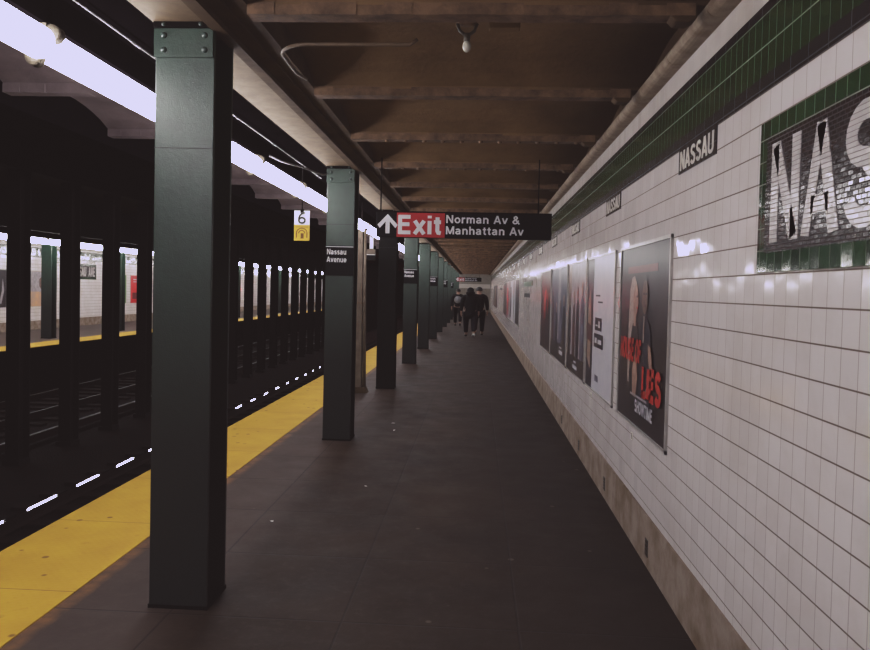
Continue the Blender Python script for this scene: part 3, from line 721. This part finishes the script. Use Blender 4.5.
# opposite wall
OX = mx(WX)
poster(22.5, 24.08, 'black poster with pale curve on the opposite wall, leftmost', 'dark', [('grey', [(1.20, .15), (1.32, .15), (1.46, .6), (1.38, 1.0), (1.34, .6)], 'pale_curve')], -1, OX)
poster(24.9, 26.35, 'peach and white poster with brown figure on the opposite wall', 'peach', [('grey', R(.4, .55, 1.43, 1.28), 'pale_upper'), ('skin2', [(1.05, 1.0), (1.2, 1.1), (1.3, .8), (1.2, .6), (1.05, .75)], 'figure')], -1, OX)
poster(31.7, 32.62, 'green poster on the opposite wall beside the red one', 'green', [('grey', R(.15, .3, .6, .8), 'pale_block')], -1, OX)
rr, d = poster(33.0, 34.9, 'bright red poster on the opposite wall', 'redsolid', [('white', R(.3, 1.08, 1.4, 1.12), 'title'), ('white', R(.3, .98, 1.2, 1.01), 'title'), ('faint', R(.2, .2, .9, .5), 'small_block')], -1, OX)
poster(40, 41.5, 'dark poster farther along the opposite wall', 'dark', [('tan', R(.3, .2, 1.1, 1.0), 'figure')], -1, OX)

# small plates on the wall
def wall_plate(y0, y1, z0, z1, m, label, name='wall_plate'):
    o = MB().box(WX-.012, WX, y0, y1, z0, z1).build(name, m, None, bevel=.002); return tag(o, label, 'sign')
wall_plate(15.5, 18.2, 1.89, 2.0, surf('green_plate', (.03, .10, .035), (.02, .07, .025), 8, .3), 'small green plate on the white tile beyond the poster run')
wall_plate(16.2, 17.9, 1.645, 1.735, M['sign_black'], 'small dark plate below the green plate on the tile wall')
wall_plate(34.6, 36.6, 1.85, 1.93, M['sign_black'], 'tiny distant dark plate on the tile wall')
def sticker(y, z, label):
    r = thing('number_sticker', label, 'sticker', (WX, y, z), 0, 'little number stickers under the posters')
    MB().box(-.003, 0, -.03, .03, -.028, .028).build('label_face', M['sign_cream'], r)
    text_mesh('numeral', '8', .042, M['ink'], r, (-.0035, .014, -.021), (0, -1, 0), (0, 0, 1), .2, .0004)
sticker(5.42, .735, 'tiny sticker with a dark number under the two figures poster')
sticker(7.35, .755, 'tiny sticker with a dark number under the white poster')
# perforated vents in the base course
def vent(y, label):
    r = thing('base_vent', label, 'vent', (WX-.012, y, .07), 0, 'small black vents in the concrete base')
    MB().box(-.004, .0, -.035, .035, 0, .11).build('plate', M['ink'], r)
    mb = MB()
    for k in range(4): mb.box(-.006, -.004, -.027, .027, .012+.026*k, .019+.026*k)
    mb.build('louvre', M['girder'], r)
    return r
vv = vent(3.22, 'small black vent in the concrete base, nearest the camera')
for k, y in enumerate((4.82, 6.42, 8.02, 9.62)): dup(vv, (WX-.012, y, .07), None, '%s small black vent in the concrete base, counting from the camera' % ORD[k+1])

# ------------------------------------------------------------------ tracks
def rail(x, m, label):
    r = thing('running_rail', label, 'rail', (x, 0, -1.16), 0, 'steel running rails')
    y0, y1 = 2, 79
    MB().prism([(-.07, 0), (.07, 0), (.07, .012), (.012, .03), (.01, .10), (-.01, .10), (-.012, .03), (-.07, .012)], y1-y0, 'y', y0).build('web_and_foot', M['rail_side'], r)
    hd = [(-.022, .10), (.022, .10), (.022, .1387), (-.022, .13925)]      # running surface canted a touch inward
    MB().prism(hd, y1-y0, 'y', y0).build('rail_head', [M['rail_side'], m], r)
    hm = r.children[-1].data if False else bpy.data.objects[[o_.name for o_ in bpy.data.objects if o_.parent == r and o_.name.startswith('rail_head')][0]].data
    for p_ in hm.polygons: p_.material_index = 1 if p_.normal.z > .9 else 0
rail(-3.94, M['rail_head'], 'polished running rail hidden close under the near platform edge')
rail(-5.38, M['rail_head'], 'polished running rail with bright dashes of light, near track')
rail(-9.30, M['rail_dull'], 'dull running rail of the opposite track, nearer one')
rail(-10.74, M['rail_dull'], 'dull running rail of the opposite track beside the far platform')
r = thing('third_rail', 'faintly gleaming power rail beyond the central columns', 'rail', (-7.95, 0, -1.16))
MB().box(-.03, .03, 2, 79, .0, .13).build('rail_bar', M['rail_side'], r); MB().box(-.035, .035, 2, 79, .13, .145).build('rail_top', M['rail_dull'], r)
tie = thing('railway_tie', 'dark timber tie across the near track in the shadowed trackbed', 'railway tie', (0, 0, 0), 0, 'ties of the near track')
MB().box(-1.25, 1.25, 0, .22, -1.21, -1.155).build('timber', M['sleeper'], tie, bevel=.01)
tie.location = (-4.66, 6, 0)
for k in range(1, 40): dup(tie, (-4.66, 6+.62*k, 0))
for k in range(34): dup(tie, (-10.02, 12+.62*k, 0), None, 'dark timber tie across the opposite track in the shadowed trackbed')['group'] = 'ties of the opposite track'

# red signals far down the near track (their glow shows in tile and posters)
def signal(x, y, z, label):
    r = thing('signal_light', label, 'signal', (x, y, -1.2), 0, 'red track signals')
    MB().box(-.05, .05, .1, .2, 0, z+1.2-.2).build('post', M['dark_steel'], r)
    MB().box(-.16, .16, .0, .25, z+1.2-.22, z+1.2+.25).build('lamp_housing', M['dark_steel'], r, bevel=.01)
    MB().tube([(0, -.005, z+1.2), (0, -.03, z+1.2)], .10, 18).build('red_lens', M['red_lamp'], r)
signal(-5.9, 52, 1.45, 'red signal lamp beside the near track far down the tunnel')
signal(-5.75, 78, 1.45, 'most distant red signal lamp beside the near track')

# litter
def scrap(x, y, a, s, label):
    random.seed(int(a*10)); n = 7
    pts = [(s*(.6+.5*random.random())*math.cos(2*PI*i/n), s*.6*(.6+.5*random.random())*math.sin(2*PI*i/n)) for i in range(n)]
    mb = MB(); b = len(mb.v); mb.v += [(px, py, .003+.006*random.random()) for px, py in pts] + [(0, 0, .010)]
    for i in range(n): mb.face([i, (i+1) % n, n])
    o = mb.build('paper_scrap', M['litter'], None, False, 0, (x, y, 0)); o.rotation_euler.z = a; tag(o, label, 'litter', 'paper scraps on the platform floor')
scrap(-1.05, 9.60, .3, .035, 'white paper scrap on the floor, farther of the close pair right of second column')
scrap(-.985, 9.12, 1.3, .032, 'white paper scrap on the floor, nearer of the close pair right of second column')
scrap(-.94, 6.48, 2.3, .022, 'tiny pale scrap on the dark floor, nearer than the close pair')
scrap(-1.49, 5.41, 3.1, .022, 'tiny pale scrap on the floor between first and second columns')

# ------------------------------------------------------------------ people
CL = {'skin': surf('skin', (.36, .21, .15), (.30, .17, .12), 10, .5), 'coat': surf('black_coat', (.008, .0075, .008), (.005, .005, .005), 12, .85, .15), 'coat2': surf('charcoal_jacket', (.012, .010, .011), (.007, .006, .007), 12, .85, .15),
      'jeans': surf('dark_trousers', (.011, .010, .013), (.007, .006, .008), 18, .85, .15), 'hair': surf('dark_hair', (.010, .007, .006), (.006, .004, .004), 40, .6), 'shoe': surf('black_shoe', (.012, .011, .011), None, 10, .5),
      'pale': surf('pale_shoe', (.60, .58, .56), (.45, .43, .42), 10, .6), 'bag': surf('grey_bag', (.24, .24, .26), (.15, .15, .16), 8, .7)}
def skin_mesh(name, nodes, edges, mat, parent, root=0, sub=1):
    """nodes: [(co, rx, ry)]"""
    me = bpy.data.meshes.new(name); me.from_pydata([n[0] for n in nodes], edges, [])
    o = bpy.data.objects.new(name, me); col.objects.link(o)
    o.modifiers.new('skin', 'SKIN'); 
    if not me.skin_vertices: me.skin_vertices.new(name='') if hasattr(me.skin_vertices, 'new') else None
    for i, n in enumerate(nodes):
        sv = me.skin_vertices[0].data[i]; sv.radius = (n[1], n[2]); sv.use_root = (i == root)
    sd = o.modifiers.new('sub', 'SUBSURF'); sd.levels = sub; sd.render_levels = sub
    dg = bpy.context.evaluated_depsgraph_get(); dg.update()
    m2 = bpy.data.meshes.new_from_object(o.evaluated_get(dg)); m2.name = name
    bpy.data.objects.remove(o)
    for p in m2.polygons: p.use_smooth = True
    m2.materials.clear(); m2.materials.append(mat)
    q = bpy.data.objects.new(name, m2); col.objects.link(q)
    if parent: q.parent = parent
    return q
def person(x, y, rz, hscale, label, coat, stride=.25, armswing=.14, width=1.0, bag=False, paleheel=False, hood=False, longcoat=False):
    r = thing('person', label, 'person', (x, y, 0), rz, 'people walking away down the platform'); r.scale = (hscale*width, hscale, hscale)
    N = []; Eg = []
    def nd(co, rx, ry=None, par=None):
        N.append((co, rx, ry or rx)); i = len(N)-1
        if par is not None: Eg.append((par, i))
        return i
    pel = nd((0, 0, .95), .13, .10); wa = nd((0, .0, 1.12), .12, .09, pel); ch = nd((0, 0, 1.32), .145, .105, wa); nb = nd((0, .0, 1.46), .075, .065, ch)
    nk = nd((0, .01, 1.53), .052, .055, nb); hd = nd((0, .03, 1.62), .073, .088, nk); ht = nd((0, .025, 1.72), .066, .080, hd)
    J = {}
    for s in (-1, 1):
        sw = armswing*s
        sh = nd((.17*s, 0, 1.425), .055, .055, nb); el = nd((.225*s, -.02+sw*.5, 1.14), .042, .042, sh); wr = nd((.235*s, .07+sw, .90), .028, .026, el)
        pa = nd((.235*s, .09+sw, .84), .036, .018, wr)
        for k, (oy, L) in enumerate(((-.024, .060), (-.008, .072), (.009, .068), (.024, .052))):
            f1 = nd((.236*s, .09+sw+oy, .80), .010, .009, pa); f2 = nd((.232*s, .095+sw+oy*1.1, .80-L*.5), .009, .008, f1); nd((.222*s, .105+sw+oy*1.1, .80-L), .007, .007, f2)
        t1 = nd((.222*s, .125+sw, .83), .011, .010, pa); nd((.212*s, .140+sw, .79), .008, .008, t1)
        J[s] = (el, wr)
        hp = nd((.095*s, 0, .90), .095, .095, pel); st = -stride*s
        kn = nd((.095*s, st*.45+.05, .50), .060, .062, hp); lift = .07 if st < 0 else 0
        an = nd((.09*s, st, .10+lift), .038, .042, kn); nd((.095*s, st+.13, .035+lift*.2), .038, .028, an)
        J[(s, 'leg')] = (hp, kn, an, st, lift)
    body = skin_mesh('body', N, Eg, CL['skin'], r, 0, 1)
    # face and ears join the body mesh
    fb = MB(); fb.ball((0, .128, 1.62), (.014, .022, .022), 8, 6); fb.ball((-.078, .03, 1.62), (.012, .022, .032), 8, 6); fb.ball((.078, .03, 1.62), (.012, .022, .032), 8, 6)
    fb.ball((-.03, .108, 1.645), (.013, .008, .009), 8, 6); fb.ball((.03, .108, 1.645), (.013, .008, .009), 8, 6); fb.ball((0, .112, 1.575), (.026, .010, .008), 8, 6)
    tmp = fb.build('face_features', CL['skin'], None, True)
    bm = bmesh.new(); bm.from_mesh(body.data); bm.from_mesh(tmp.data); bm.to_mesh(body.data); bm.free(); me_ = tmp.data; bpy.data.objects.remove(tmp)
    for p_ in body.data.polygons: p_.use_smooth = True
    # coat: torso and sleeves
    cN = []; cE = []
    def cn(co, rx, ry=None, par=None):
        cN.append((co, rx, ry or rx)); i = len(cN)-1
        if par is not None: cE.append((par, i))
        return i
    a = cn((0, 0, 1.12), .165, .135); b = cn((0, 0, 1.32), .185, .14, a); c = cn((0, 0, 1.47), .10, .09, b); cn((0, .0, 1.53), .075, .075, c)
    lo = cn((0, 0, .90), .175, .15, a)
    if longcoat: cn((0, -.01, .62), .20, .17, lo)
    for s in (-1, 1):
        el = Vector(N[J[s][0]][0]); wr = Vector(N[J[s][1]][0])
        u = cn((.18*s, 0, 1.43), .075, .075, c); e = cn(tuple(el), .062, .062, u); cn(tuple(wr+Vector((0, 0, .02))), .046, .044, e)
    skin_mesh('coat', cN, cE, CL[coat], r, 0, 1)
    tN = [((0, 0, .98), .145, .115)]; tE = []
    for s in (-1, 1):
        hp, kn, an, st, lift = J[(s, 'leg')]
        i = len(tN); tN += [((.10*s, 0, .86), .105, .11), (tuple(N[kn][0]), .078, .080), (tuple(Vector(N[an][0])+Vector((0, 0, .03))), .062, .062)]; tE += [(0, i), (i, i+1), (i+1, i+2)]
    skin_mesh('trousers', tN, tE, CL['jeans'], r, 0, 1)
    for s in (-1, 1):
        hp, kn, an, st, lift = J[(s, 'leg')]
        sN = [((.09*s, st-.05, .055+lift*1.1), .045, .040), ((.09*s, st+.04, .050+lift*.7), .046, .040), ((.095*s, st+.15, .035+lift*.25), .046, .026), ((.095*s, st+.20, .032+lift*.2), .034, .020)]
        skin_mesh('shoe', sN, [(0, 1), (1, 2), (2, 3)], CL['pale' if (paleheel and st < 0) else 'shoe'], r, 0, 1)
    mb = MB(); mb.ball((0, .012, 1.665), (.092, .108, .105), 16, 10, -.45)
    if hood: mb.ball((0, -.03, 1.56), (.12, .11, .10), 14, 8, -.7)
    mb.build('hair' if not hood else 'hood', CL['hair' if not hood else coat], r, True)
    if bag:
        mb = MB(); mb.ball((0, -.20, 1.25), (.15, .09, .17), 14, 10); mb.build('backpack', CL['bag'], r, True)
    return r
person(-.24, 28.0, .05, 1.07, 'person in black hooded coat walking away with one pale heel lifted', 'coat', .30, .12, 1.35, False, True, True, True)
person(.09, 29.0, -.05, 1.09, 'taller person in dark jacket walking on the wall side of the hooded one', 'coat2', -.22, .10, 1.28, False, False, False, True)
person(-.92, 36.5, .02, 1.05, 'person with a pale grey backpack walking farther ahead near the columns', 'coat2', .22, .16, 1.25, True)

# ------------------------------------------------------------------ world, camera
w = bpy.data.worlds.new('world'); sc.world = w; w.use_nodes = True
w.node_tree.nodes['Background'].inputs[0].default_value = (.5, .42, .4, 1); w.node_tree.nodes['Background'].inputs[1].default_value = .002

yaw, pitch, roll = math.radians(-3.20988), math.radians(-1.624284), math.radians(1.35)
F = Vector((math.sin(yaw)*math.cos(pitch), math.cos(yaw)*math.cos(pitch), math.sin(pitch)))
R0 = Vector((math.cos(yaw), -math.sin(yaw), 0)); U0 = R0.cross(F)
Rv = R0*math.cos(roll) + U0*math.sin(roll); Uv = -R0*math.sin(roll) + U0*math.cos(roll)
cam = bpy.data.cameras.new('camera'); co = bpy.data.objects.new('camera', cam); col.objects.link(co)
mw = Matrix((Rv, Uv, -F)).transposed().to_4x4(); mw.translation = (0, 0, 1.76); co.matrix_world = mw
cam.sensor_width = 36; cam.lens = 36*740/870; cam.shift_y = -14/870; cam.clip_end = 300; cam.clip_start = .05
sc.camera = co

# film look: raised blacks
vs = sc.view_settings; sc.display_settings.display_device = 'sRGB'; vs.view_transform = 'Standard'; vs.look = 'None'
vs.use_curve_mapping = True
cm = vs.curve_mapping
cm.extend = 'HORIZONTAL'
for ci, (lo, hi) in enumerate(((.0118, .72), (.0088, .70), (.0088, .93))):
    c_ = cm.curves[ci]; c_.points[0].location = (0, lo); c_.points[-1].location = (1, hi)
    c_.points.new(.5, .5 if ci < 2 else .515)
    for p_ in c_.points: p_.handle_type = 'AUTO_CLAMPED'
cm.update()
sc.cycles.use_denoising = True
sc.cycles.max_bounces = 6; sc.cycles.diffuse_bounces = 3; sc.cycles.glossy_bounces = 4
sc.cycles.sample_clamp_indirect = 6
